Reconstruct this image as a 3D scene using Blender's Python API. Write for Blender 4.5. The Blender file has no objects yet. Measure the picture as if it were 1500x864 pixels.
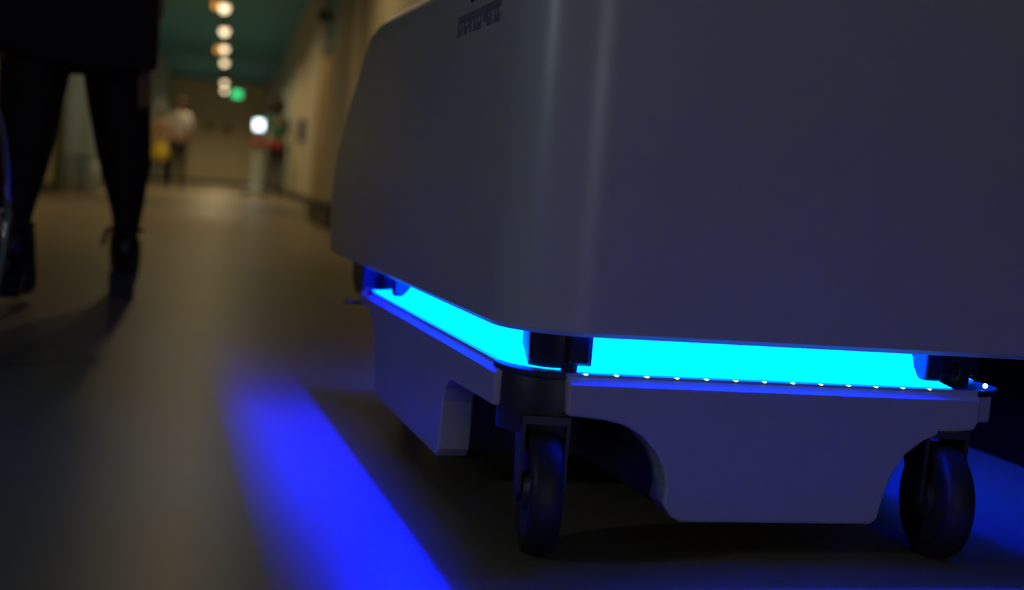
import bpy, bmesh, math, random
from mathutils import Vector, Matrix
random.seed(4)
PI = math.pi
S = bpy.context.scene
C = S.collection

# ------------------------------------------------------------------ camera
cam_d = bpy.data.cameras.new('camera')
cam = bpy.data.objects.new('camera', cam_d)
C.objects.link(cam)
S.camera = cam
cam_d.sensor_width = 36.0
cam_d.lens = 1903.2 / 1500 * 36.0
rt = Vector((0.97324026, -0.21500855, 0.0810846))
up = Vector((-0.06284519, 0.0903614, 0.99392419))
fw = Vector((0.22102912, 0.97242282, -0.0744311))
cam.matrix_world = Matrix(((rt.x, up.x, -fw.x, 0.0), (rt.y, up.y, -fw.y, 0.0),
                           (rt.z, up.z, -fw.z, 0.35), (0, 0, 0, 1)))
cam_d.clip_start = 0.02
cam_d.dof.use_dof = True
cam_d.dof.focus_distance = 1.42
cam_d.dof.aperture_fstop = 3.2

# ------------------------------------------------------------------ world, exposure, area lights
w = bpy.data.worlds.new('world')
S.world = w
w.use_nodes = True
w.node_tree.nodes['Background'].inputs[0].default_value = (0.30, 0.30, 0.42, 1)
w.node_tree.nodes['Background'].inputs[1].default_value = 0.02
S.view_settings.view_transform = 'Standard'
S.view_settings.look = 'None'
S.view_settings.exposure = 0.0
S.view_settings.gamma = 1.0
S.view_settings.use_curve_mapping = False
S.cycles.use_denoising = True
S.cycles.sample_clamp_indirect = 6.0
S.cycles.max_bounces = 8

LAMP_SPOT = 56.0        # watts in each corridor pendant
LAMP_GLOBE = 2.8        # radiance of the pendant globes
NEAR_FILL = 9.8         # watts of the fill lamp added on the wall behind the camera
SIDE_FILL = 2.6         # watts of the fill lamp added on the left wall beside the camera
TUBE = 1050.0            # radiance of the robot's light tubes
PANEL_B, PANEL_G = 7.0, 1.3


# ------------------------------------------------------------------ materials
def mat(name, col, rough=0.5, metal=0.0, spec=0.5, noise=0.0, scale=20.0, bump=0.0, emit=None, estr=0.0, coat=0.0):
    m = bpy.data.materials.new(name)
    m.use_nodes = True
    nt = m.node_tree
    b = nt.nodes['Principled BSDF']
    b.inputs['Base Color'].default_value = (*col, 1)
    b.inputs['Roughness'].default_value = rough
    b.inputs['Metallic'].default_value = metal
    b.inputs['Specular IOR Level'].default_value = spec
    b.inputs['Coat Weight'].default_value = coat
    if emit:
        b.inputs['Emission Color'].default_value = (*emit, 1)
        b.inputs['Emission Strength'].default_value = estr
    if noise or bump:
        tc = nt.nodes.new('ShaderNodeTexCoord')
        n = nt.nodes.new('ShaderNodeTexNoise')
        n.inputs['Scale'].default_value = scale
        n.inputs['Detail'].default_value = 5
        nt.links.new(tc.outputs['Object'], n.inputs['Vector'])
        if noise:
            r = nt.nodes.new('ShaderNodeValToRGB')
            r.color_ramp.elements[0].position = 0.3
            r.color_ramp.elements[1].position = 0.7
            r.color_ramp.elements[0].color = (*[c * (1 - noise) for c in col], 1)
            r.color_ramp.elements[1].color = (*[min(1, c * (1 + noise)) for c in col], 1)
            nt.links.new(n.outputs['Fac'], r.inputs['Fac'])
            nt.links.new(r.outputs['Color'], b.inputs['Base Color'])
        if bump:
            bp = nt.nodes.new('ShaderNodeBump')
            bp.inputs['Strength'].default_value = bump
            bp.inputs['Distance'].default_value = 0.003
            nt.links.new(n.outputs['Fac'], bp.inputs['Height'])
            nt.links.new(bp.outputs['Normal'], b.inputs['Normal'])
    return m


def emis(name, col, st):
    m = bpy.data.materials.new(name)
    m.use_nodes = True
    nt = m.node_tree
    nt.nodes.remove(nt.nodes['Principled BSDF'])
    e = nt.nodes.new('ShaderNodeEmission')
    e.inputs[0].default_value = (*col, 1)
    e.inputs[1].default_value = st
    nt.links.new(e.outputs[0], nt.nodes['Material Output'].inputs[0])
    return m


M = dict(
    floor=mat('linoleum', (0.265, 0.212, 0.145), 0.36, noise=0.06, scale=2.5, spec=0.13),
    wall=mat('cream_paint', (0.48, 0.43, 0.32), 0.7, noise=0.04, scale=3),
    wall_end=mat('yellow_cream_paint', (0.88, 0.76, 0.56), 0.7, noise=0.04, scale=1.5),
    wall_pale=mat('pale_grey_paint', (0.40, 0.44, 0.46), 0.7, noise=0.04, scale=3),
    ceil=mat('dark_green_ceiling', (0.11, 0.42, 0.64), 0.8, noise=0.1, scale=1.2),
    skirt_board=mat('dark_skirting', (0.012, 0.011, 0.010), 0.7),
    kick=mat('black_kick_panel', (0.003, 0.003, 0.003), 0.8, spec=0.0),
    wood=mat('orange_brown_wood', (0.38, 0.24, 0.10), 0.5, noise=0.15, scale=6),
    frame=mat('light_tan_paint', (0.60, 0.54, 0.46), 0.6),
    glass_dark=mat('dark_green_glass', (0.02, 0.06, 0.05), 0.15),
    frost=mat('frosted_grey_green', (0.13, 0.21, 0.30), 0.4, noise=0.1, scale=4),
    olive=mat('olive_frame', (0.13, 0.15, 0.07), 0.5),
    white=mat('white_plastic', (0.46, 0.46, 0.50), 0.34, noise=0.02, scale=30),
    shell=mat('pale_grey_shell', (0.50, 0.49, 0.49), 0.30, noise=0.02, scale=12, spec=0.45),
    black=mat('black_plastic', (0.012, 0.012, 0.016), 0.35),
    charcoal=mat('charcoal_plastic', (0.028, 0.028, 0.042), 0.45),
    rubber=mat('black_rubber', (0.016, 0.016, 0.018), 0.5, bump=0.2, scale=120),
    hub=mat('grey_hub', (0.035, 0.035, 0.04), 0.45),
    lens=mat('black_glossy_lens', (0.01, 0.01, 0.02), 0.08),
    decal=mat('grey_print', (0.20, 0.21, 0.25), 0.5),
    metal=mat('brushed_metal', (0.55, 0.53, 0.50), 0.28, metal=1.0),
    chrome=mat('chrome', (0.7, 0.7, 0.72), 0.12, metal=1.0),
    brass=mat('brass_shade', (0.75, 0.42, 0.10), 0.35, metal=0.6),
    skin=mat('skin', (0.50, 0.30, 0.20), 0.5),
    skin2=mat('brown_skin', (0.20, 0.11, 0.07), 0.5),
    tights=mat('black_tights', (0.006, 0.005, 0.008), 0.7),
    coat=mat('dark_plum_cloth', (0.022, 0.015, 0.028), 0.9, noise=0.3, scale=60, bump=0.3),
    leather=mat('black_leather', (0.010, 0.009, 0.014), 0.4),
    hair=mat('black_hair', (0.008, 0.007, 0.007), 0.5),
    hair_b=mat('brown_hair', (0.06, 0.035, 0.02), 0.5),
    cloth_white=mat('white_cloth', (0.70, 0.70, 0.80), 0.8, noise=0.06, scale=20),
    cloth_peach=mat('peach_cloth', (0.42, 0.28, 0.19), 0.8, noise=0.06, scale=20),
    cloth_dark=mat('dark_cloth', (0.025, 0.022, 0.028), 0.85, noise=0.1, scale=20),
    cloth_green=mat('green_cloth', (0.025, 0.12, 0.10), 0.8, noise=0.08, scale=20),
    yellow=mat('yellow_cloth', (0.75, 0.55, 0.03), 0.6, noise=0.05),
    red=mat('red_plastic', (0.50, 0.035, 0.02), 0.5),
    bin=mat('pale_blue_plastic', (0.62, 0.74, 0.88), 0.4),
    box=mat('dark_grey_green_plastic', (0.055, 0.06, 0.045), 0.6),
    plaque=mat('brown_plaque', (0.42, 0.30, 0.14), 0.5),
    vinyl=mat('dark_blue_vinyl', (0.02, 0.025, 0.06), 0.5),
)
M['globe'] = emis('warm_globe', (1.0, 0.78, 0.47), LAMP_GLOBE)
M['globe_off'] = mat('dull_globe', (0.25, 0.2, 0.15), 0.3)
M['tube'] = emis('blue_light_tube', (0.0, 0.004, 1.0), TUBE)
M['tube_right'] = emis('right_blue_light_tube', (0.0, 0.004, 1.0), TUBE * .2)
M['tube_front'] = emis('front_blue_light_tube', (0.0, 0.004, 1.0), TUBE * .85)
M['tube_dim'] = emis('dim_blue_light_tube', (0.0, 0.004, 1.0), TUBE * .12)
M['panel'] = emis('cyan_light_panel', (0.0, PANEL_G / PANEL_B, 1.0), PANEL_B)
M['led'] = emis('white_led', (0.45, 0.95, 1.0), 3.0)
M['amber'] = emis('amber_glow', (1.0, 0.40, 0.04), 1.2)
M['exit'] = emis('green_sign_light', (0.06, 0.95, 0.30), 1.5)
M['screen'] = emis('screen_light', (0.70, 0.86, 1.0), 5.0)
M['fill_glow'] = emis('fill_lamp_glow', (0.92, 0.95, 1.0), 0.6)  # diffuser glow of both added fill lamps


# ------------------------------------------------------------------ helpers
def obj(name, bm, m=None, parent=None, smooth=False, label=None):
    me = bpy.data.meshes.new(name)
    bmesh.ops.recalc_face_normals(bm, faces=bm.faces)
    bm.to_mesh(me)
    bm.free()
    for mm in (m if isinstance(m, (list, tuple)) else [m]):
        if mm:
            me.materials.append(mm)
    if smooth:
        for p in me.polygons:
            p.use_smooth = True
    o = bpy.data.objects.new(name, me)
    C.objects.link(o)
    if parent:
        o.parent = parent
    if label:
        o['label'] = label
    return o


def autosmooth(o, deg=40):
    me = o.data
    for p in me.polygons:
        p.use_smooth = True
    bm = bmesh.new()
    bm.from_mesh(me)
    for e in bm.edges:
        if len(e.link_faces) == 2 and e.calc_face_angle(0) > math.radians(deg):
            e.smooth = False
    bm.to_mesh(me)
    bm.free()
    return o


def thing(name, label, cat, loc=(0, 0, 0), rz=0.0, group=None):
    o = bpy.data.objects.new(name, None)
    C.objects.link(o)
    o.empty_display_size = 0.1
    o.location = loc
    o.rotation_euler = (0, 0, rz)
    o['label'] = label
    o['category'] = cat
    if group:
        o['group'] = group
    return o


def tag(o, label, cat, group=None):
    o['label'] = label
    o['category'] = cat
    if group:
        o['group'] = group
    return o


def struct(o):
    o['kind'] = 'structure'
    return o


def box(bm, x0, x1, y0, y1, z0, z1, bev=0.0):
    r = bmesh.ops.create_cube(bm, size=1.0)
    vs = r['verts']
    for v in vs:
        v.co = Vector((x0 + (v.co.x + .5) * (x1 - x0), y0 + (v.co.y + .5) * (y1 - y0), z0 + (v.co.z + .5) * (z1 - z0)))
    if bev:
        es = list({e for v in vs for e in v.link_edges})
        bmesh.ops.bevel(bm, geom=es, offset=bev, segments=3, affect='EDGES', profile=0.5)


def mbox(*a, **k):
    bm = bmesh.new()
    box(bm, *a, **k)
    return bm


def prism(outline, a, b, axis, bev=0.0):
    """outline in the other two coordinates, extruded from a to b along axis ('x','y','z')"""
    bm = bmesh.new()

    def P(u, v, t):
        return {'x': (t, u, v), 'y': (u, t, v), 'z': (u, v, t)}[axis]
    A = [bm.verts.new(P(u, v, a)) for u, v in outline]
    B = [bm.verts.new(P(u, v, b)) for u, v in outline]
    bm.faces.new(A)
    bm.faces.new(B)
    n = len(A)
    for i in range(n):
        bm.faces.new((A[i], A[(i + 1) % n], B[(i + 1) % n], B[i]))
    bmesh.ops.recalc_face_normals(bm, faces=bm.faces)
    if bev:
        es = [e for e in bm.edges if len(e.link_faces) == 2 and e.calc_face_angle(0) > 0.5]
        bmesh.ops.bevel(bm, geom=es, offset=bev, segments=2, affect='EDGES', profile=0.5)
    return bm


def panel(outline, a, b, axis, ch=.008):
    """a panel whose upper outer edge (at coordinate a) is chamfered"""
    bm = prism(outline, a, b, axis)
    k = 'xyz'.index(axis)
    zt = max(v.co.z for v in bm.verts)
    es = [e for e in bm.edges if all(abs(v.co.z - zt) < 1e-5 and abs(v.co[k] - a) < 1e-5 for v in e.verts)]
    bmesh.ops.bevel(bm, geom=es, offset=ch, segments=1, affect='EDGES', profile=0.5)
    es = [e for e in bm.edges if len(e.link_faces) == 2 and e.calc_face_angle(0) > 0.9]
    bmesh.ops.bevel(bm, geom=es, offset=.003, segments=2, affect='EDGES', profile=0.5)
    return bm


def loft(rings, cap0=True, cap1=True, bm=None, closed=True):
    bm = bm or bmesh.new()
    V = [[bm.verts.new(p) for p in r] for r in rings]
    n = len(V[0])
    for a, b in zip(V[:-1], V[1:]):
        for i in range(n if closed else n - 1):
            bm.faces.new((a[i], a[(i + 1) % n], b[(i + 1) % n], b[i]))
    if cap0 and closed:
        bm.faces.new(V[0])
    if cap1 and closed:
        bm.faces.new(V[-1])
    return bm


def lathe(prof, seg=24, axis='z', center=(0, 0, 0), bm=None, caps=True):
    rings = []
    for r, h in prof:
        ring = []
        for i in range(seg):
            a = 2 * PI * i / seg
            u, v = r * math.cos(a), r * math.sin(a)
            p = {'z': (u, v, h), 'x': (h, u, v), 'y': (u, h, v)}[axis]
            ring.append(Vector(p) + Vector(center))
        rings.append(ring)
    return loft(rings, caps, caps, bm)


def tube(bm, pts, r, seg=8):
    pts = [Vector(p) for p in pts]
    rings = []
    for i, p in enumerate(pts):
        d = (pts[min(i + 1, len(pts) - 1)] - pts[max(i - 1, 0)]).normalized()
        a = d.orthogonal().normalized() if i == 0 else (prev - d * prev.dot(d)).normalized()
        prev = a
        b = d.cross(a)
        rings.append([p + (a * math.cos(2 * PI * k / seg) + b * math.sin(2 * PI * k / seg)) * r for k in range(seg)])
    loft(rings, bm=bm)
    return bm


def ellipsoid(bm, c, r, seg=14, rings=9):
    g = bmesh.ops.create_uvsphere(bm, u_segments=seg, v_segments=rings, radius=1)
    for v in g['verts']:
        v.co = Vector((c[0] + v.co.x * r[0], c[1] + v.co.y * r[1], c[2] + v.co.z * r[2]))
    return bm


def skin(name, nodes, edges, m, parent=None, sub=2, root=0, mats=None, zsplit=None):
    me = bpy.data.meshes.new(name)
    keys = list(nodes)
    idx = {k: i for i, k in enumerate(keys)}
    me.from_pydata([nodes[k][:3] for k in keys], [(idx[a], idx[b]) for a, b in edges], [])
    o = bpy.data.objects.new(name, me)
    C.objects.link(o)
    md = o.modifiers.new('s', 'SKIN')
    md.use_smooth_shade = True
    sv = me.skin_vertices[0].data
    for k, i in idx.items():
        r = nodes[k][3]
        sv[i].radius = (r, r) if not isinstance(r, tuple) else r
        sv[i].use_root = (i == root)
    sm = o.modifiers.new('u', 'SUBSURF')
    sm.levels = sm.render_levels = sub
    dg = bpy.context.evaluated_depsgraph_get()
    new = bpy.data.meshes.new_from_object(o.evaluated_get(dg))
    o.modifiers.clear()
    o.data = new
    new.name = name
    new.materials.clear()
    for mm in (m if isinstance(m, (list, tuple)) else [m]):
        new.materials.append(mm)
    for p in new.polygons:
        p.use_smooth = True
        if zsplit is not None and p.center.z < zsplit:
            p.material_index = 1
    if parent:
        o.parent = parent
    return o


def copy_tree(o, parent=None):
    c = o.copy()
    C.objects.link(c)
    if parent:
        c.parent = parent
    for ch in list(o.children):
        copy_tree(ch, c)
    return c


# ------------------------------------------------------------------ the corridor
XL, XR, YN, YF, ZC = -1.9, 1.25, -5.0, 46.0, 3.5
struct(obj('floor', mbox(XL - .2, XR + .2, YN - .2, YF + .2, -.1, 0), M['floor']))
struct(obj('ceiling', mbox(XL - .2, XR + .2, YN - .2, YF + .2, ZC, ZC + .1), M['ceil']))
struct(obj('wall_left', mbox(XL - .2, XL, YN - .2, 26, 0, ZC), M['wall']))
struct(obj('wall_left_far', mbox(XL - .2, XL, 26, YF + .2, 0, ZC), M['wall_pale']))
struct(obj('wall_right', mbox(XR, XR + .2, YN - .2, 27, 0, ZC), M['wall']))
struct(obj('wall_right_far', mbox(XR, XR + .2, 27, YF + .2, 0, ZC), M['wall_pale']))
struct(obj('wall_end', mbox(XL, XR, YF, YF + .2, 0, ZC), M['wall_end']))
struct(obj('wall_near', mbox(XL, XR, YN - .2, YN, 0, ZC), M['wall_pale']))
struct(obj('baseboard_left', mbox(XL, XL + .018, YN, YF, 0, .10, bev=.004), M['skirt_board']))
struct(obj('baseboard_right', mbox(XR - .018, XR, 7.0, YF, 0, .12, bev=.004), M['skirt_board']))
struct(obj('baseboard_end', mbox(XL, XR, YF - .018, YF, 0, .10, bev=.004), M['skirt_board']))
struct(obj('trim_1', mbox(XR - .022, XR, YN, 7.0, .0, .60, bev=.004), M['kick']))
for k, (y0, y1) in enumerate(((18.35, 20.6), (13.2, 15.75))):       # shallow pilasters beside the wooden door
    struct(obj('trim_%d' % (k + 2), mbox(XR - .07, XR, y0, y1, .12, ZC, bev=.01), M['frame']))

# wooden door with a dark transom, right wall
d1 = struct(thing('door_1', 'orange brown wooden door with dark transom in the right wall', 'door', (XR, 17.05, 0)))
del d1['category']
obj('door_leaf', mbox(-.05, 0, -1.2, 1.2, .02, 1.98, bev=.006), M['wood'], d1)
obj('door_frame', prism([(-1.3, 0), (-1.3, 2.95), (1.3, 2.95), (1.3, 0), (1.21, 0), (1.21, 2.86), (-1.21, 2.86), (-1.21, 0)], -.075, 0, 'x'), M['frame'], d1)
obj('transom_pane', mbox(-.035, -.02, -1.2, 1.2, 2.06, 2.85), M['glass_dark'], d1)
h = bmesh.new()
tube(h, [(-.05, 1.02, 1.02), (-.10, 1.02, 1.02), (-.10, .88, 1.02)], .012)
obj('door_handle', h, M['metal'], d1)

# glazed double door, left wall
d2 = struct(thing('door_2', 'pale grey green frosted double door in the left wall', 'door', (XL, 18.2, 0)))
del d2['category']
obj('door_frame', prism([(-2.5, 0), (-2.5, 2.6), (2.5, 2.6), (2.5, 0), (2.36, 0), (2.36, 2.46), (-2.36, 2.46), (-2.36, 0)], 0, .08, 'x'), M['olive'], d2)
for s, nm in ((-1, 'a'), (1, 'b')):
    y0, y1 = (-2.34, -.02) if s < 0 else (.02, 2.34)
    lf = obj('door_leaf', prism([(y0, .02), (y0, 2.44), (y1, 2.44), (y1, .02)], .01, .045, 'x', .004), M['olive'], d2)
    obj('glass_pane', mbox(.046, .052, y0 + .22, y1 - .22, .16, 2.3), M['frost'], lf)

# two plaques on the end wall
for k, (x, z) in enumerate(((-.62, 1.95), (-.05, 1.9))):
    p = obj('wall_plaque', mbox(x - .16, x + .16, YF - .03, YF, z - .13, z + .13, bev=.008), M['plaque'])
    tag(p, ('small brown plaque on the end wall, nearer the left wall' if k == 0 else 'small brown plaque on the end wall below the row of lamps'), 'plaque')

# dark dispenser, small round speaker on the right wall
t = thing('wall_dispenser', 'narrow dark dispenser mounted on the right wall beyond the wooden door', 'dispenser', (XR, 22.0, 1.0))
obj('body', mbox(-.11, 0, -.22, .22, 0, .36, bev=.02), M['charcoal'], t)
obj('nozzle', lathe([(.02, -.05), (.024, 0)], 12, center=(-.06, 0, 0)), M['black'], t)
t = thing('wall_speaker', 'small round black speaker on the right wall high above the wooden door', 'speaker', (XR, 17.45, 2.52))
obj('bracket', mbox(-.06, 0, -.02, .02, -.02, .02), M['black'], t)
obj('speaker_head', ellipsoid(bmesh.new(), (-.13, 0, 0), (.08, .08, .08)), M['black'], t, smooth=True)


# pendant lamps along the corridor
def make_pendant(lit=True):
    r = thing('pendant_lamp', '', 'lamp')
    obj('ceiling_rose', lathe([(.06, 0), (.055, .03), (.012, .045)], 20, center=(0, 0, ZC - .045)), M['brass'], r, smooth=True)
    bm = bmesh.new()
    tube(bm, [(0, 0, 3.10), (0, 0, ZC - .02)], .007)
    obj('stem', bm, M['brass'], r)
    obj('shade', lathe([(.020, 3.10), (.05, 3.09), (.10, 3.06), (.135, 3.02), (.150, 2.98), (.146, 2.98), (.13, 3.015), (.095, 3.05), (.05, 3.08), (.02, 3.085)], 24, caps=False), M['brass'], r, smooth=True)
    obj('globe', ellipsoid(bmesh.new(), (0, 0, 2.955), (.075, .075, .08)), M['globe'] if lit else M['globe_off'], r, smooth=True)
    return r


SPOT = bpy.data.lights.new('lamp_light', 'SPOT')
SPOT.energy = LAMP_SPOT
SPOT.color = (1.0, 0.76, 0.37)
SPOT.spot_size = math.radians(165)
SPOT.spot_blend = 0.6
SPOT.shadow_soft_size = 0.07
SPOT_A, SPOT_B = SPOT.copy(), SPOT.copy()
SPOT_A.energy = LAMP_SPOT * .75
SPOT_B.energy = LAMP_SPOT * .6
ordinal = ['nearest', 'second nearest', 'third nearest', 'fourth nearest', 'fifth nearest', 'sixth nearest', 'seventh nearest', 'eighth nearest', 'ninth nearest', 'tenth nearest']
proto = make_pendant()
off = make_pendant(False)
ys = [7.5, 10.95, 14.4, 17.85, 21.3, 24.75, 28.2, 31.65, 35.1, 38.55, 42.0]  # lit pendants nearer than the visible row are added to light robot and floor
for k, y in enumerate(ys):
    dark = y in (14.4, 35.1)
    r = (off if y < 20 else copy_tree(off)) if dark else (proto if k == 0 else copy_tree(proto))
    r.location = (-.17, y, 0)
    r['group'] = 'row of pendant lamps along the corridor ceiling'
    if dark and k < 4:
        r['label'] = 'unlit pendant lamp of the ceiling row, %s of all, above the frame' % ordinal[k]
    elif dark:
        r['label'] = 'unlit brass pendant lamp in the row of lit ceiling lamps'
    elif k < 4:
        r['label'] = 'warm glowing pendant lamp added to the ceiling row, %s of all, above the frame' % ordinal[k]
    else:
        r['label'] = ('warm glowing pendant lamp with brass shade, topmost in view of the ceiling row' if k == 4 else
                      'warm glowing pendant lamp with brass shade, %s from the top of the row in view' % ['', 'second', 'third', 'fourth', '', 'fifth', 'sixth'][k - 4])
    if k in (4, 6):                                       # two of the pendants carry an amber side glass
        obj('amber_glass', ellipsoid(bmesh.new(), (-.13, 0, 2.99 if k == 4 else 2.93), (.055, .055, .07)), M['amber'], r, smooth=True, label='glowing amber side glass')
    if not dark:
        lo = bpy.data.objects.new('lamp_light', {7.5: SPOT_A, 10.95: SPOT_B, 17.85: SPOT_B}.get(y, SPOT))
        C.objects.link(lo)
        lo.parent = r
        lo.location = (0, 0, 2.86)

# fill lamps added out of view: one lights the robot's front, the other its corner
PL = bpy.data.lights.new('near_fill_light', 'AREA')
PL.shape = 'RECTANGLE'
PL.size, PL.size_y = 1.1, .5
PL.energy = NEAR_FILL
PL.color = (1.0, 0.96, 0.96)
t = thing('fill_lamp', 'added rectangular fill lamp, unseen on the wall behind the camera', 'lamp', (.2, YN, 1.1))
obj('housing', mbox(-.6, .6, 0, .05, -.28, .28, bev=.01), M['white'], t)
obj('diffuser', mbox(-.55, .55, .051, .058, -.24, .24), M['fill_glow'], t)
lo = bpy.data.objects.new('near_fill_light', PL)
C.objects.link(lo)
lo.parent = t
lo.location = (0, .07, 0)
lo.rotation_euler = (PI / 2, 0, 0)
t = thing('fill_lamp', 'added cool white fill lamp, unseen on the left wall beside the camera', 'lamp', (XL, .55, .95))
obj('back_plate', mbox(0, .025, -.10, .10, -.20, .20, bev=.008), M['metal'], t)
obj('diffuser', lathe([(.03, -.19), (.075, -.17), (.08, 0), (.075, .17), (.03, .19)], 20, center=(.10, 0, 0)), M['fill_glow'], t, smooth=True)
WL = bpy.data.lights.new('side_fill_light', 'AREA')  # added to put the highlight on the shell's rounded corner
WL.shape = 'RECTANGLE'
WL.size, WL.size_y = .36, .16
WL.energy = SIDE_FILL
WL.color = (0.60, 0.80, 1.0)
lo = bpy.data.objects.new('side_fill_light', WL)
C.objects.link(lo)
lo.parent = t
lo.location = (.19, 0, 0)
lo.rotation_euler = (0, -PI / 2, 0)

# green sign
t = thing('exit_sign', 'green glowing exit sign hanging from the ceiling beside the far lamps', 'sign', (.18, 35.0, 2.45))
obj('housing', mbox(-.14, .14, -.03, .03, -.10, .10, bev=.01), M['white'], t)
obj('lit_face', mbox(-.115, .115, -.036, -.031, -.08, .08), M['exit'], t)
for s in (-1, 1):
    bm = bmesh.new()
    tube(bm, [(s * .13, 0, .10), (s * .13, 0, ZC - 2.45)], .006)
    obj('hanging_rod', bm, M['metal'], t)

# low box by the right wall, bin by the left wall
t = thing('storage_box', 'low dark grey green box on the floor along the right wall', 'box', (.98, 10.9, 0))
obj('body', mbox(-.22, .22, -1.2, 1.2, 0, .165, bev=.012), M['box'], t)
obj('lid', mbox(-.235, .235, -1.22, 1.22, .165, .195, bev=.010), M['box'], t)
t = thing('waste_bin', 'small pale blue bin standing at the frosted door on the left', 'bin', (-1.66, 16.9, 0))
obj('body', lathe([(.11, 0), (.12, .01), (.15, .42), (.14, .42), (.115, .02)], 20), M['bin'], t, smooth=True)
obj('rim', lathe([(.15, .42), (.165, .425), (.165, .45), (.14, .45)], 20, caps=False), M['bin'], t, smooth=True)


# ------------------------------------------------------------------ people
BASE = {
    'pel': (0, 0, .95, (.15, .105)), 'sp': (0, 0, 1.12, (.125, .09)), 'ch': (0, 0, 1.30, (.15, .10)), 'nb': (0, -.01, 1.44, .07),
    'nk': (0, 0, 1.49, .052), 'hb': (0, .012, 1.55, .070), 'hd': (0, .012, 1.615, .086), 'ht': (0, -.002, 1.675, .062),
    'nose': (0, .105, 1.59, .012), 'earL': (-.082, 0, 1.60, .016), 'earR': (.082, 0, 1.60, .016),
}
for s, n in ((-1, 'L'), (1, 'R')):
    BASE.update({
        'sh' + n: (s * .165, -.01, 1.40, .058), 'el' + n: (s * .215, -.03, 1.13, .041), 'wr' + n: (s * .225, .03, .90, .027),
        'pa' + n: (s * .225, .045, .845, (.018, .034)),
        'hip' + n: (s * .088, 0, .87, .088), 'kn' + n: (s * .095, .01, .50, .056), 'ca' + n: (s * .097, -.015, .36, .052),
        'an' + n: (s * .10, -.03, .09, .035), 'fb' + n: (s * .105, .09, .035, .033), 'to' + n: (s * .108, .16, .024, .022),
    })
BODY_E = [('pel', 'sp'), ('sp', 'ch'), ('ch', 'nb'), ('nb', 'nk'), ('nk', 'hb'), ('hb', 'hd'), ('hd', 'ht'), ('hd', 'nose'), ('hd', 'earL'), ('hd', 'earR')]
for n in 'LR':
    BODY_E += [('ch', 'sh' + n), ('sh' + n, 'el' + n), ('el' + n, 'wr' + n), ('wr' + n, 'pa' + n),
               ('pel', 'hip' + n), ('hip' + n, 'kn' + n), ('kn' + n, 'ca' + n), ('ca' + n, 'an' + n), ('an' + n, 'fb' + n), ('fb' + n, 'to' + n)]


def add_hand(nd, ed, n, s):
    p = Vector(nd['pa' + n][:3])
    d = (p - Vector(nd['wr' + n][:3])).normalized()
    ax = Vector((0, 1, 0)) - d * d.y                    # across the palm
    ax.normalize()
    inn = Vector((-s, 0, 0))                             # curl towards the thigh
    for i, (o, L) in enumerate(((.027, .074), (.009, .084), (-.009, .078), (-.026, .060))):
        b = p + d * .025 + ax * o
        m_ = b + d * L * .5 + inn * .004
        e = b + d * L * .92 + inn * .018
        for q, (pt, r) in enumerate(((b, .0095), (m_, .0085), (e, .0065))):
            nd['f%s%d%d' % (n, i, q)] = (*pt, r)
        ed += [('pa' + n, 'f%s%d0' % (n, i)), ('f%s%d0' % (n, i), 'f%s%d1' % (n, i)), ('f%s%d1' % (n, i), 'f%s%d2' % (n, i))]
    b = p + ax * .030 + d * .002
    e = p + ax * .050 + d * .040 + inn * .006
    nd['t%s0' % n] = (*b, .011)
    nd['t%s1' % n] = (*e, .0085)
    ed += [('pa' + n, 't%s0' % n), ('t%s0' % n, 't%s1' % n)]


def inflate(nd, keys, d, over=None):
    out = {}
    for k in keys:
        x, y, z, r = nd[k]
        out[k] = (x, y, z, (r[0] + d, r[1] + d) if isinstance(r, tuple) else r + d)
    if over:
        out.update(over)
    return out


def face(root, hd, yaw_v, m_dark):
    h = Vector(hd)
    f = Vector(yaw_v).normalized()
    sd = Vector((f.y, -f.x, 0))
    for s in (-1, 1):
        c = h + f * .076 + sd * s * .032 + Vector((0, 0, -.008))
        obj('eye', ellipsoid(bmesh.new(), c, (.013, .013, .010), 8, 6), m_dark, root, smooth=True)
    c = h + f * .080 + Vector((0, 0, -.068))
    obj('mouth', ellipsoid(bmesh.new(), c, (.022, .010, .006), 8, 6), M['red'], root, smooth=True)


def far_person(label, loc, rz, scale, m_skin, m_top, m_leg, m_hair, pose=None, bun=False):
    nd = {k: v for k, v in BASE.items()}
    if pose:
        nd.update(pose)
    ed = list(BODY_E)
    add_hand(nd, ed, 'L', -1)
    add_hand(nd, ed, 'R', 1)
    r = thing('person', label, 'person', loc, rz, 'people at the far end of the corridor')
    r.scale = (scale,) * 3
    skin('body', nd, ed, m_skin, r, sub=1)
    ks = ['pel', 'sp', 'ch', 'nb', 'shL', 'elL', 'shR', 'elR']
    skin('top', inflate(nd, ks, .016), [(a, b) for a, b in BODY_E if a in ks and b in ks], m_top, r, sub=1)
    ks = ['pel', 'hipL', 'knL', 'caL', 'anL', 'hipR', 'knR', 'caR', 'anR']
    skin('trousers', inflate(nd, ks, .020), [(a, b) for a, b in BODY_E if a in ks and b in ks], m_leg, r, sub=1)
    for n in 'LR':
        ks = ['an' + n, 'fb' + n, 'to' + n]
        skin('shoe', inflate(nd, ks, .009), [(ks[0], ks[1]), (ks[1], ks[2])], M['leather'], r, sub=1)
    h = Vector(nd['hd'][:3])
    bm = ellipsoid(bmesh.new(), h + Vector((0, -.022, .022)), (.102, .100, .098))
    if bun:
        ellipsoid(bm, h + Vector((0, -.06, .02)), (.175, .15, .165))
    obj('hair', bm, m_hair, r, smooth=True)
    face(r, h, (0, 1, 0), M['hair'])
    return r


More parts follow.
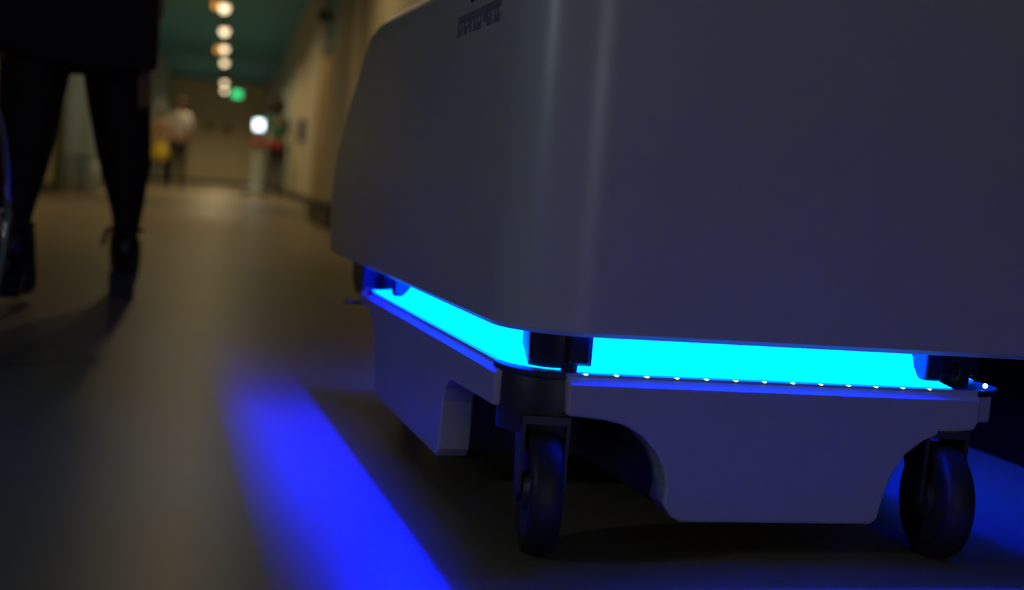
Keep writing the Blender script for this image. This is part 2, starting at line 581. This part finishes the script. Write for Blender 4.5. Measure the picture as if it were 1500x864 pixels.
far_person('person in a white shirt and dark trousers walking at the far left', (-.88, 24.8, 0), .15, .97, M['skin'], M['cloth_white'], M['cloth_dark'], M['hair_b'],
           {'knL': (-.095, .06, .50, .056), 'caL': (-.097, .05, .36, .052), 'anL': (-.10, .06, .09, .035), 'fbL': (-.105, .18, .035, .033), 'toL': (-.108, .25, .024, .022),
            'anR': (.10, -.12, .10, .035), 'fbR': (.105, -.01, .035, .033), 'toR': (.108, .06, .024, .022)})
far_person('shorter person in a peach top with dark trousers behind a yellow bag', (-1.16, 24.2, 0), PI - .1, .82, M['skin'], M['cloth_peach'], M['cloth_dark'], M['hair_b'],
           {'elL': (-.21, .02, 1.14, .041), 'elR': (.21, .02, 1.14, .041), 'wrL': (-.12, .24, 1.05, .027), 'wrR': (.12, .24, 1.05, .027),
            'paL': (-.09, .29, 1.03, (.018, .034)), 'paR': (.09, .29, 1.03, (.018, .034))})
far_person('dark-haired person in a green top leaning over the cart by the right wall', (.96, 25.85, 0), .22, 1.10, M['skin2'], M['cloth_green'], M['cloth_dark'], M['hair'],
           {'sp': (0, .06, 1.12, (.125, .09)), 'ch': (0, .14, 1.28, (.15, .10)), 'nb': (0, .19, 1.41, .07), 'nk': (0, .22, 1.46, .052), 'hb': (0, .255, 1.51, .070),
            'hd': (0, .265, 1.575, .086), 'ht': (0, .255, 1.635, .062), 'nose': (0, .36, 1.55, .012), 'earL': (-.082, .25, 1.56, .016), 'earR': (.082, .25, 1.56, .016),
            'shL': (-.165, .16, 1.37, .058), 'shR': (.165, .16, 1.37, .058), 'elL': (-.21, .24, 1.12, .041), 'elR': (.21, .24, 1.12, .041),
            'wrL': (-.15, .44, 1.03, .027), 'wrR': (.15, .44, 1.03, .027), 'paL': (-.14, .50, 1.02, (.018, .034)), 'paR': (.14, .50, 1.02, (.018, .034))}, bun=True)

# yellow bag in the shorter person's hands
t = thing('bag', 'round yellow bag held in front by the person in the peach top', 'bag', (-1.13, 23.84, .455))
obj('body', ellipsoid(bmesh.new(), (0, 0, .18), (.16, .12, .15)), M['yellow'], t, smooth=True)
bm = bmesh.new()
tube(bm, [(-.09, 0, .29), (-.06, 0, .36), (0, 0, .38), (.06, 0, .36), (.09, 0, .29)], .012)
obj('handle', bm, M['yellow'], t, smooth=True)

# cart with a lit screen
t = thing('computer_cart', 'wheeled cart with a bright screen and red tray by the far right wall', 'cart', (.56, 24.75, 0), .1)
obj('base', mbox(-.22, .22, -.24, .24, .09, .14, bev=.015), M['bin'], t)
obj('column', mbox(-.07, .07, -.05, .05, .14, 1.02, bev=.012), M['bin'], t)
obj('tray', mbox(-.10, .42, -.25, .25, .92, 1.02, bev=.02), M['red'], t, label='red tray')
sc = obj('screen', mbox(-.11, .11, -.02, .03, 1.20, 1.42, bev=.012), M['white'], t)
obj('display', mbox(-.08, .08, -.026, -.021, 1.225, 1.395), M['screen'], sc)
obj('screen_arm', mbox(-.025, .025, .0, .04, 1.0, 1.22), M['bin'], t)
for sx in (-1, 1):
    for sy in (-1, 1):
        obj('caster', lathe([(.02, -.018), (.045, -.018), (.045, .018), (.02, .018)], 14, 'x', (sx * .18, sy * .20, .045)), M['rubber'], t)

# ------------------------------------------------------------------ the woman walking away in the foreground
wr = thing('person', 'walking person in a dark knee-length coat, black tights and heeled ankle boots', 'person', (-.36, 3.5, 0))
nd = {k: v for k, v in BASE.items()}


def W(x, y, z, r):
    return (x + .36, y - 3.5, z, r)


nd.update({
    'pel': (-.02, 0, 1.00, (.15, .11)), 'sp': (-.02, .02, 1.15, (.12, .09)), 'ch': (-.02, .03, 1.32, (.145, .10)), 'nb': (-.02, .02, 1.46, .066),
    'nk': (-.02, .03, 1.51, .050), 'hb': (-.02, .045, 1.57, .068), 'hd': (-.02, .045, 1.635, .084), 'ht': (-.02, .03, 1.695, .060),
    'nose': (-.02, .137, 1.61, .012), 'earL': (-.10, .03, 1.62, .016), 'earR': (.06, .03, 1.62, .016),
    'shL': (-.18, .02, 1.41, .056), 'shR': (.14, .02, 1.41, .056),
    'elL': (-.235, .06, 1.13, .041), 'elR': (.165, -.02, 1.12, .041),
    'wrL': (-.23, .22, .93, .027), 'wrR': (.155, .01, .80, .027), 'paL': (-.225, .26, .885, (.018, .034)), 'paR': (.157, .02, .735, (.018, .034)),
    'hipL': (-.10, -.02, .90, .095), 'hipR': (.07, .02, .90, .095),
    'thL': W(-.468, 3.40, .60, .098), 'thR': W(-.296, 3.61, .60, .098),
    'knL': W(-.472, 3.37, .47, .080), 'knR': W(-.280, 3.64, .475, .084),
    'caL': W(-.474, 3.31, .36, .072), 'caR': W(-.264, 3.635, .375, .078),
    'loL': W(-.476, 3.26, .235, .046), 'loR': W(-.250, 3.645, .235, .046),
    'anL': W(-.474, 3.235, .165, .031), 'anR': W(-.250, 3.65, .150, .031),
    'fbL': W(-.465, 3.335, .055, .028), 'fbR': W(-.255, 3.775, .040, .030),
    'toL': W(-.462, 3.40, .030, .020), 'toR': W(-.258, 3.85, .026, .020),
})
ed = [e for e in BODY_E if e not in [('hipL', 'knL'), ('hipR', 'knR'), ('caL', 'anL'), ('caR', 'anR')]]
ed += [('hipL', 'thL'), ('thL', 'knL'), ('hipR', 'thR'), ('thR', 'knR'), ('caL', 'loL'), ('loL', 'anL'), ('caR', 'loR'), ('loR', 'anR')]
add_hand(nd, ed, 'L', -1)
add_hand(nd, ed, 'R', 1)
body = skin('body', nd, ed, [M['skin'], M['tights']], wr, sub=2)
for p in body.data.polygons:                             # tights below the coat, bare hands above
    c = p.center
    if c.z < .98 and not (c.z > .52 and (c.x > .122 or c.x < -.18)):
        p.material_index = 1

# coat: shoulders to hem, with sleeves
rings = []
N = 40
for z, cx, rx, ry, cy in ((1.47, -.02, .075, .07, .02), (1.455, -.02, .155, .090, .02), (1.41, -.02, .208, .108, .025), (1.30, -.02, .185, .125, .03), (1.15, -.02, .165, .118, .02),
                          (1.02, -.025, .178, .135, .0), (.90, -.03, .195, .160, -.01), (.78, -.035, .204, .185, -.015), (.68, -.037, .208, .200, -.02), (.592, -.038, .206, .205, -.02)):
    ring = []
    for i in range(N):
        a = 2 * PI * i / N
        wv = 1 + (.035 * math.sin(7 * a) * max(0, (1.0 - z)) / .4)
        dz = .012 * math.sin(2 * a + 1.0) if z < .6 else 0
        ring.append((cx + rx * wv * math.cos(a), cy + ry * wv * math.sin(a), z + dz))
    rings.append(ring)
bm = loft(rings, False, False)
o = obj('coat', bm, M['coat'], wr, smooth=True)
sd = o.modifiers.new('thickness', 'SOLIDIFY')
sd.thickness = .008
for n in 'LR':
    ks = ['sh' + n, 'el' + n, 'wr' + n]
    skin('sleeve', inflate(nd, ks, .017), [(ks[0], ks[1]), (ks[1], ks[2])], M['coat'], o, sub=1)
h = Vector(nd['hd'][:3])
bm = ellipsoid(bmesh.new(), h + Vector((0, -.02, .022)), (.102, .102, .10))
ellipsoid(bm, h + Vector((0, -.075, -.09)), (.085, .045, .12))
obj('hair', bm, M['hair_b'], wr, smooth=True)
face(wr, h, (0, 1, 0), M['hair'])


def shoe(n, heel, pitch):
    """ankle boot in its own frame, toe towards +y, ankle at the origin of x/y"""
    a, b, c = Vector(nd['an' + n][:3]), Vector(nd['fb' + n][:3]), Vector(nd['to' + n][:3])
    hl = a + Vector((0, -.028, -.072))
    k = {'top': (*(a + Vector((0, .004, .045))), .045), 'an': (*a, .045), 'hl': (*hl, .038), 'ins': (*((a * .5 + b * .5) + Vector((0, 0, .0))), .046),
         'fb': (*b, .040), 'to': (*c, .024)}
    s_ = skin('ankle_boot', k, [('top', 'an'), ('an', 'hl'), ('an', 'ins'), ('ins', 'fb'), ('fb', 'to')], M['leather'], wr, sub=2)
    top = hl + Vector((0, -.004, -.012))
    bot = top + (Vector((0, .004, -(top.z - .001))) if not pitch else Vector((0, -.040, -.052)))
    bm = loft([[(top.x + u * .034, top.y + v * .030, top.z) for u, v in ((-1, -1), (1, -1), (1, 1), (-1, 1))],
               [(bot.x + u * .030, bot.y + v * .026, bot.z) for u, v in ((-1, -1), (1, -1), (1, 1), (-1, 1))]])
    obj('heel', bm, M['leather'], s_)
    bm = bmesh.new()
    pts = [(a.x + .043 * math.cos(q), a.y + .043 * math.sin(q), a.z + .030) for q in [2 * PI * i / 18 for i in range(18)]]
    tube(bm, pts + [pts[0]], .006, 6)
    tube(bm, [(a.x - .045, a.y - .03, a.z + .03), (a.x - .056, a.y - .035, a.z - .015)], .006, 6)
    obj('strap', bm, M['hub'], s_)
    return s_


shoe('R', .07, 0)
shoe('L', .07, 1)

# ------------------------------------------------------------------ wheelchair at the left edge
t = thing('wheelchair', 'wheelchair at the left edge, only the rim of its big wheel in view', 'wheelchair', (-.722, 2.35, 0), math.radians(-7))


def big_wheel(x, s):
    wv = obj('wheel', lathe([(.238, -.011), (.245, -.012), (.250, -.006), (.251, 0), (.250, .006), (.245, .012), (.238, .011)], 56, 'x', (x, 0, .251), caps=False), M['rubber'], t, smooth=True)
    obj('rim', lathe([(.226, -.010), (.239, -.010), (.239, .010), (.226, .010), (.226, -.010)], 56, 'x', (x, 0, .251), caps=False), M['chrome'], wv, smooth=True)
    bm = bmesh.new()
    pts = [(x + s * .045, .215 * math.cos(q), .251 + .215 * math.sin(q)) for q in [2 * PI * i / 48 for i in range(48)]]
    tube(bm, pts + [pts[0]], .008, 8)
    for q in range(6):
        a = q * PI / 3
        tube(bm, [(x + s * .045, .215 * math.cos(a), .251 + .215 * math.sin(a)), (x, .23 * math.cos(a), .251 + .23 * math.sin(a))], .004, 6)
    obj('handrim', bm, M['chrome'], wv, smooth=True)
    obj('hub', lathe([(.012, -.04), (.028, -.035), (.028, .035), (.012, .04)], 20, 'x', (x, 0, .251)), M['chrome'], wv)
    for q in range(20):
        a = 2 * PI * q / 20
        bm = bmesh.new()
        tube(bm, [(x + (.02 if q % 2 else -.02), .026 * math.cos(a), .251 + .026 * math.sin(a)), (x, .228 * math.cos(a + .12), .251 + .228 * math.sin(a + .12))], .0015, 5)
        obj('spoke', bm, M['chrome'], wv)


big_wheel(.27, 1)
big_wheel(-.27, -1)
for s in (-1, 1):
    bm = bmesh.new()
    tube(bm, [(s * .22, -.05, .90), (s * .22, -.02, .86), (s * .22, 0, .46), (s * .22, .0, .25), (s * .22, .36, .22), (s * .22, .42, .44), (s * .22, 0, .46)], .011)
    tube(bm, [(s * .22, .02, .66), (s * .22, .32, .66), (s * .22, .38, .46)], .011)
    tube(bm, [(s * .20, .42, .44), (s * .20, .50, .16), (s * .14, .62, .13)], .010)
    obj('side_frame', bm, M['chrome'], t, smooth=True)
    obj('front_caster', lathe([(.02, -.014), (.065, -.014), (.065, .014), (.02, .014)], 24, 'x', (s * .22, .40, .065)), M['rubber'], t)
    obj('push_handle', lathe([(.014, -.16), (.016, -.15), (.016, -.05), (.014, -.04)], 14, 'y', (s * .22, 0, .895)), M['rubber'], t)
    bm = bmesh.new()
    tube(bm, [(s * .22, .40, .065), (s * .22, .38, .14), (s * .22, .36, .22)], .012)
    obj('caster_fork', bm, M['charcoal'], t)
    obj('foot_plate', mbox(min(s * .02, s * .20), max(s * .02, s * .20), .55, .68, .11, .125, bev=.004), M['charcoal'], t)
obj('seat', mbox(-.21, .21, 0, .42, .45, .49, bev=.012), M['vinyl'], t)
obj('backrest', mbox(-.21, .21, -.03, .0, .50, .86, bev=.012), M['vinyl'], t)
bm = bmesh.new()
tube(bm, [(-.27, 0, .251), (.27, 0, .251)], .011)
obj('axle', bm, M['chrome'], t)

# ------------------------------------------------------------------ the mobile robot
RB = thing('mobile_robot', 'pale grey mobile robot with glowing cyan light band above its white base', 'robot', (.2812, 1.2098, 0), .057)
WX, LY = .585, .93
ZLIP, ZS = .181, .2205


# top shell: lofted rounded plan, profile drops to a nose at the rear
def plan(x0, x1, y0, y1, rf, rb, z, n=8):
    pts = []
    for (cx, cy, r, a0) in ((x1 - rf, y0 + rf, rf, -PI / 2), (x1 - rb, y1 - rb, rb, 0), (x0 + rb, y1 - rb, rb, PI / 2), (x0 + rf, y0 + rf, rf, PI)):
        for i in range(n + 1):
            a = a0 + (PI / 2) * i / n
            pts.append((cx + r * math.cos(a), cy + r * math.sin(a), z))
    return pts


rear = [(.2205, 1.275), (.225, 1.279), (.25, 1.293), (.28, 1.306), (.31, 1.310), (.34, 1.305), (.373, 1.290), (.40, 1.268), (.431, 1.236), (.465, 1.190), (.496, 1.143),
        (.52, 1.104), (.545, 1.060), (.57, 1.02), (.59, .98), (.605, .94), (.616, .88), (.624, .80), (.628, .73)]


def rear_at(z):
    for (a, b), (c, d) in zip(rear[:-1], rear[1:]):
        if a <= z <= c:
            return b + (d - b) * (z - a) / (c - a)
    return rear[-1][1]


rings = []
IN = .009
zin = .268
for z in (zin, ZS + .001):                                       # inner wall of the skirt
    rings.append(plan(-.006 + IN, .665 - IN, -.006 + IN, rear_at(max(z, ZS)) - IN - .01, .080, .020, z))
rings.append(plan(-.006 + .005, .665 - .005, -.006 + .005, rear_at(ZS) - .005, .083, .012, ZS))
for z, _ in [(ZS + .005, 0)] + rear[2:15]:
    rings.append(plan(-.006, .665, -.006, rear_at(z), .088, .014, z))
for k, (z, ins) in enumerate(((.605, .004), (.615, .010), (.622, .019), (.627, .034), (.629, .055))):
    rings.append(plan(-.006 + ins, .665 - ins, -.006 + ins, rear_at(z) - ins * .2, .088, .028, z))
shell = autosmooth(obj('top_shell', loft(rings), M['shell'], RB, label='pale grey plastic upper shell'), 35)

# worn print on the left side of the shell: a row of dark letters and the foot of a mark above it
bm = bmesh.new()
y = .318
k = 0
while y > .128:
    wd = (.013, .011, .014, .009)[k % 4]
    z0, z1 = .532 + (.006 if k % 5 == 3 else 0), .555
    box(bm, -.0072, -.0060, y - wd * .38, y, z0, z1)
    box(bm, -.0072, -.0060, y - wd, y - wd * .38, z1 - .008, z1)
    if k % 3 != 1:
        box(bm, -.0072, -.0060, y - wd, y - wd * .38, z0, z0 + .008)
    y -= wd + .003
    k += 1
obj('printed_lettering', bm, M['decal'], shell, label='dark printed lettering on the side of the shell')
bm = prism([(.205, .570), (.262, .566), (.275, .600), (.20, .603)], -.0072, -.0060, 'x')
obj('printed_mark', bm, M['charcoal'], shell, label='black printed mark above the lettering')

# white base panels with wheel arches
TH = .040
side = [(.060, ZLIP), (.060, .140), (.245, .136), (.262, .133), (.277, .122), (.285, .105), (.287, .048), (.297, .038), (.700, .037), (.722, .041), (.735, .055), (.752, .088), (.764, .115), (.785, .140),
        (.83, .155), (LY - .02, .159), (LY, .164), (LY, ZLIP)]
front = [(.058, ZLIP), (.060, .142), (.098, .139), (.122, .134), (.142, .123), (.158, .107), (.167, .090), (.171, .072), (.169, .056), (.178, .043), (.190, .037),
         (.408, .037), (.415, .043), (.419, .062), (.427, .090), (.442, .113), (.462, .128), (.488, .137), (.522, .141), (.527, .150), (.527, ZLIP)]
rearp = [(WX - x, z) for x, z in front]
obj('side_panel', panel(side, 0, TH, 'x'), M['white'], RB)
obj('side_panel', panel(side, WX, WX - TH, 'x'), M['white'], RB)
obj('front_panel', panel(front, 0, TH, 'y'), M['white'], RB)
obj('rear_panel', panel(rearp, LY, LY - TH, 'y'), M['white'], RB)

# dark chassis inside
bm = bmesh.new()
box(bm, .180, WX - .180, .042, LY - .042, .045, ZLIP - .004)
box(bm, .042, WX - .042, .292, .690, .045, ZLIP - .004)
box(bm, .042, WX - .042, .042, LY - .042, .150, ZLIP - .002)
obj('chassis', bm, M['black'], RB)
obj('core', mbox(.07, WX - .07, .07, LY - .07, ZLIP - .002, zin - .001), M['charcoal'], RB)


# slot of the light band on one face: concave panel, light tubes, leds. frame: u along the face, d inwards
def face_map(side_):
    if side_ == 'front':
        return lambda u, d, z: (u, d, z)
    if side_ == 'rear':
        return lambda u, d, z: (WX - u, LY - d, z)
    if side_ == 'left':
        return lambda u, d, z: (d, u, z)
    return lambda u, d, z: (WX - d, u, z)


def band(side_, u0b, u0t, u1b, u1t, dt=.033, leds=False, wrap=False, zt=.254, tm='tube'):
    f = face_map(side_)
    prof = [(.010, ZLIP + .0035), (.018, ZLIP + .007), (.027, ZLIP + .013), (.035, ZLIP + .022), (.040, ZLIP + .034), (.043, ZLIP + .050), (.044, zin - .003)]
    nU = 24
    rings = []
    for d, z in prof:
        q = min(1.0, (z - ZLIP) / .040)
        e = 1 - (1 - q) ** 2.2
        ua, ub = u0b + (u0t - u0b) * e, u1b + (u1t - u1b) * e
        ring = []
        for i in range(nU + 1):
            u = ua + (ub - ua) * i / nU
            p = f(u, d, z)
            ring.append(p)
        if wrap:                                          # the left band turns round the front corner
            c = []
            for a in range(1, 7):
                an = PI / 2 * a / 6 * .8
                c.append((.075 - (.075 - d) * math.cos(an), ua - (.075 - d) * math.sin(an), z))
            ring = list(reversed(c)) + ring
        rings.append(ring)
    bm = loft(rings, closed=False)
    pn = obj('light_panel', bm, M['panel'], RB, smooth=True, label='glowing cyan light panel')
    for d, z, r in ((dt, zt, .003), (dt + .003, zt + .0075, .0022)):
        bm = bmesh.new()
        tube(bm, [f(u0t + .01, d, z), f(u1b - .05, d, z)], r, 8)
        obj('light_tube', bm, M[tm], pn, label='thin blue light tube hidden under the shell')
    if leds:
        n = 13
        for i in range(n):
            u = u0b + .012 + (u1b - u0b - .05) * i / (n - 1)
            bm = ellipsoid(bmesh.new(), f(u, .0085, ZLIP + .0016), (.0036, .002, .0009), 8, 6)
            obj('led', bm, M['led'], pn, smooth=True)
    # lip the panel stands on
    a, b = (u0b - .008, u1b + .022)
    lp = obj('panel_lip', prism([f(a, .007, 0)[:2], f(b, .007, 0)[:2], f(b, .05, 0)[:2], f(a, .05, 0)[:2]], ZLIP - .001, ZLIP + .002, 'z'), M['white'], RB)
    for u, s in ((u0t, -1), (u1t, 1)):                    # black end cheeks
        cheek = [f(u + s * .001, .012, 0)[:2], f(u + s * .022, .012, 0)[:2], f(u + s * .022, .05, 0)[:2], f(u + s * .001, .05, 0)[:2]]
        if not (wrap and s < 0):
            obj('end_cap', prism(cheek, ZLIP + .010, zin - .002, 'z', .003), M['black'], pn)
    return pn


band('front', .066, .084, .505, .462, leds=True, dt=.036, zt=.231, tm='tube_front')
band('left', .080, .080, .905, .690, wrap=True)
band('right', .080, .095, .88, .70, dt=.014, tm='tube_right')
band('rear', .080, .095, .505, .49, tm='tube_dim')

# corners: dark plate, laser scanner in its recess, curved caster cover, swivelling caster
for k, (cx, cy, sx, sy) in enumerate(((0, 0, 1, 1), (WX, 0, -1, 1), (0, LY, 1, -1), (WX, LY, -1, -1))):
    def q(u, v):
        return (cx + sx * u, cy + sy * v)
    arc = [(.062 - .058 * math.cos(a), .066 - .058 * math.sin(a)) for a in [PI / 2 * i / 8 for i in range(9)]]
    obj('corner_plate', prism([q(*p) for p in arc] + [q(.085, .008), q(.085, .085), q(.004, .085)], .176, .1835, 'z', .002), M['charcoal'], RB)
    if sy > 0:
        ga = [(.066 - .046 * math.cos(a), .066 - .046 * math.sin(a)) for a in [PI / 2 * i / 8 for i in range(3, 9)]]
        if sx < 0:
            ga = [(.066 - .030 * math.cos(a), .066 - .030 * math.sin(a)) for a in [PI / 2 * i / 8 for i in range(9)]]
        sc = autosmooth(obj('scanner', prism([q(*p) for p in ga] + [q(.088, .020 if sx > 0 else .036), q(.088, .088), q(.034, .088)], .1835, .262, 'z', .002), M['black'], RB), 30)
        if sx > 0:
            obj('scanner_window', prism([q(.058, .0185), q(.086, .0185), q(.086, .0215), q(.058, .0215)], .192, .222, 'z', .001), M['lens'], sc)
    else:
        sc = obj('scanner', lathe([(.040, .184), (.042, .188), (.042, .206), (.037, .210), (.037, .232), (.042, .236), (.042, .262)], 28, center=(*q(.068, .068), 0)), M['black'], RB, smooth=True)
        autosmooth(sc)
        obj('scanner_window', lathe([(.0375, .2105), (.0385, .213), (.0385, .229), (.0375, .2315)], 28, center=(*q(.068, .068), 0), caps=False), M['lens'], sc, smooth=True)
    arc2 = [(.066 - .060 * math.cos(a), .070 - .060 * math.sin(a)) for a in [PI / 2 * i / 8 for i in range(9)]]
    arc3 = [(.066 - .050 * math.cos(a), .070 - .050 * math.sin(a)) for a in [PI / 2 * i / 8 for i in range(9)]]
    if k == 0:
        autosmooth(obj('caster_cover', prism([q(*p) for p in arc2] + [q(*p) for p in reversed(arc3)], .118, .178, 'z', .002), M['charcoal'], RB))
    # caster
    if k == 0:
        px_, py_, an = .044, .020, math.radians(-10)
    elif k == 1:
        px_, py_, an = .492, .012, math.radians(-8)
    elif k == 2:
        px_, py_, an = .085, .835, math.radians(-12)
    else:
        px_, py_, an = .50, .835, math.radians(-10)
    ca = bpy.data.objects.new('caster', None)
    C.objects.link(ca)
    ca.parent = RB
    ca.location = (px_, py_, 0)
    ca.rotation_euler = (0, 0, an)
    R_, hw = .0625, .016
    obj('tyre', lathe([(.044, -hw + .001), (.056, -hw), (.0605, -hw + .003), (R_, -hw + .008), (R_, hw - .008), (.0605, hw - .003), (.056, hw), (.044, hw - .001)], 40, 'x', (0, 0, R_), caps=False), M['rubber'], ca, smooth=True)
    obj('hub', lathe([(.010, -hw - .003), (.018, -hw - .002), (.022, -hw + .004), (.040, -hw + .003), (.0445, -hw + .001), (.0445, hw - .001), (.040, hw - .003), (.022, hw - .004), (.018, hw + .002), (.010, hw + .003)], 32, 'x', (0, 0, R_)), M['hub'], ca)
    bm = bmesh.new()
    for s in (-1, 1):
        out = [(-.014, R_ + .075), (.050, R_ + .075), (.050, R_ + .060), (.012, R_ - .006), (.004, R_ - .011), (-.006, R_ - .010), (-.012, R_), (-.012, R_ + .03)]
        b2 = prism(out, s * (hw + .004), s * (hw + .008), 'x')
        me = bpy.data.meshes.new('tmp')
        b2.to_mesh(me)
        b2.free()
        bm.from_mesh(me)
        bpy.data.meshes.remove(me)
    box(bm, -hw - .008, hw + .008, -.014, .050, R_ + .069, R_ + .077)
    obj('fork', bm, M['charcoal'], ca)
    obj('swivel', lathe([(.022, R_ + .077), (.022, .150)], 20, center=(0, .020, 0)), M['hub'], ca)

# small status light at the right front corner, glossy sensor box in the right recess
obj('status_light', ellipsoid(bmesh.new(), (.5385, .012, .1885), (.0028, .0028, .0028), 10, 8), M['led'], RB, smooth=True, label='tiny white status light')
sb = obj('sensor_box', mbox(.470, .508, .016, .046, .196, .214, bev=.003), M['lens'], RB, label='glossy dark sensor box in the right corner recess')
obj('bumper_blade', mbox(-.012, .05, .985, 1.02, .150, .154, bev=.001), M['black'], RB, label='thin black blade behind the rear corner')
obj('rear_bracket', prism([(.93, .168), (1.0, .168), (1.035, .186), (1.045, .2195), (.93, .2195)], .004, .06, 'x', .003), M['black'], RB)

# drive wheels under the middle
for x in (.075, WX - .075):
    dw = obj('drive_wheel', lathe([(.04, -.02), (.060, -.02), (.064, -.014), (.064, .014), (.060, .02), (.04, .02)], 36, 'x', (x, .49, .064)), M['rubber'], RB)
    obj('hub', lathe([(.012, -.023), (.036, -.021), (.036, .021), (.012, .023)], 24, 'x', (x, .49, .064)), M['hub'], dw)
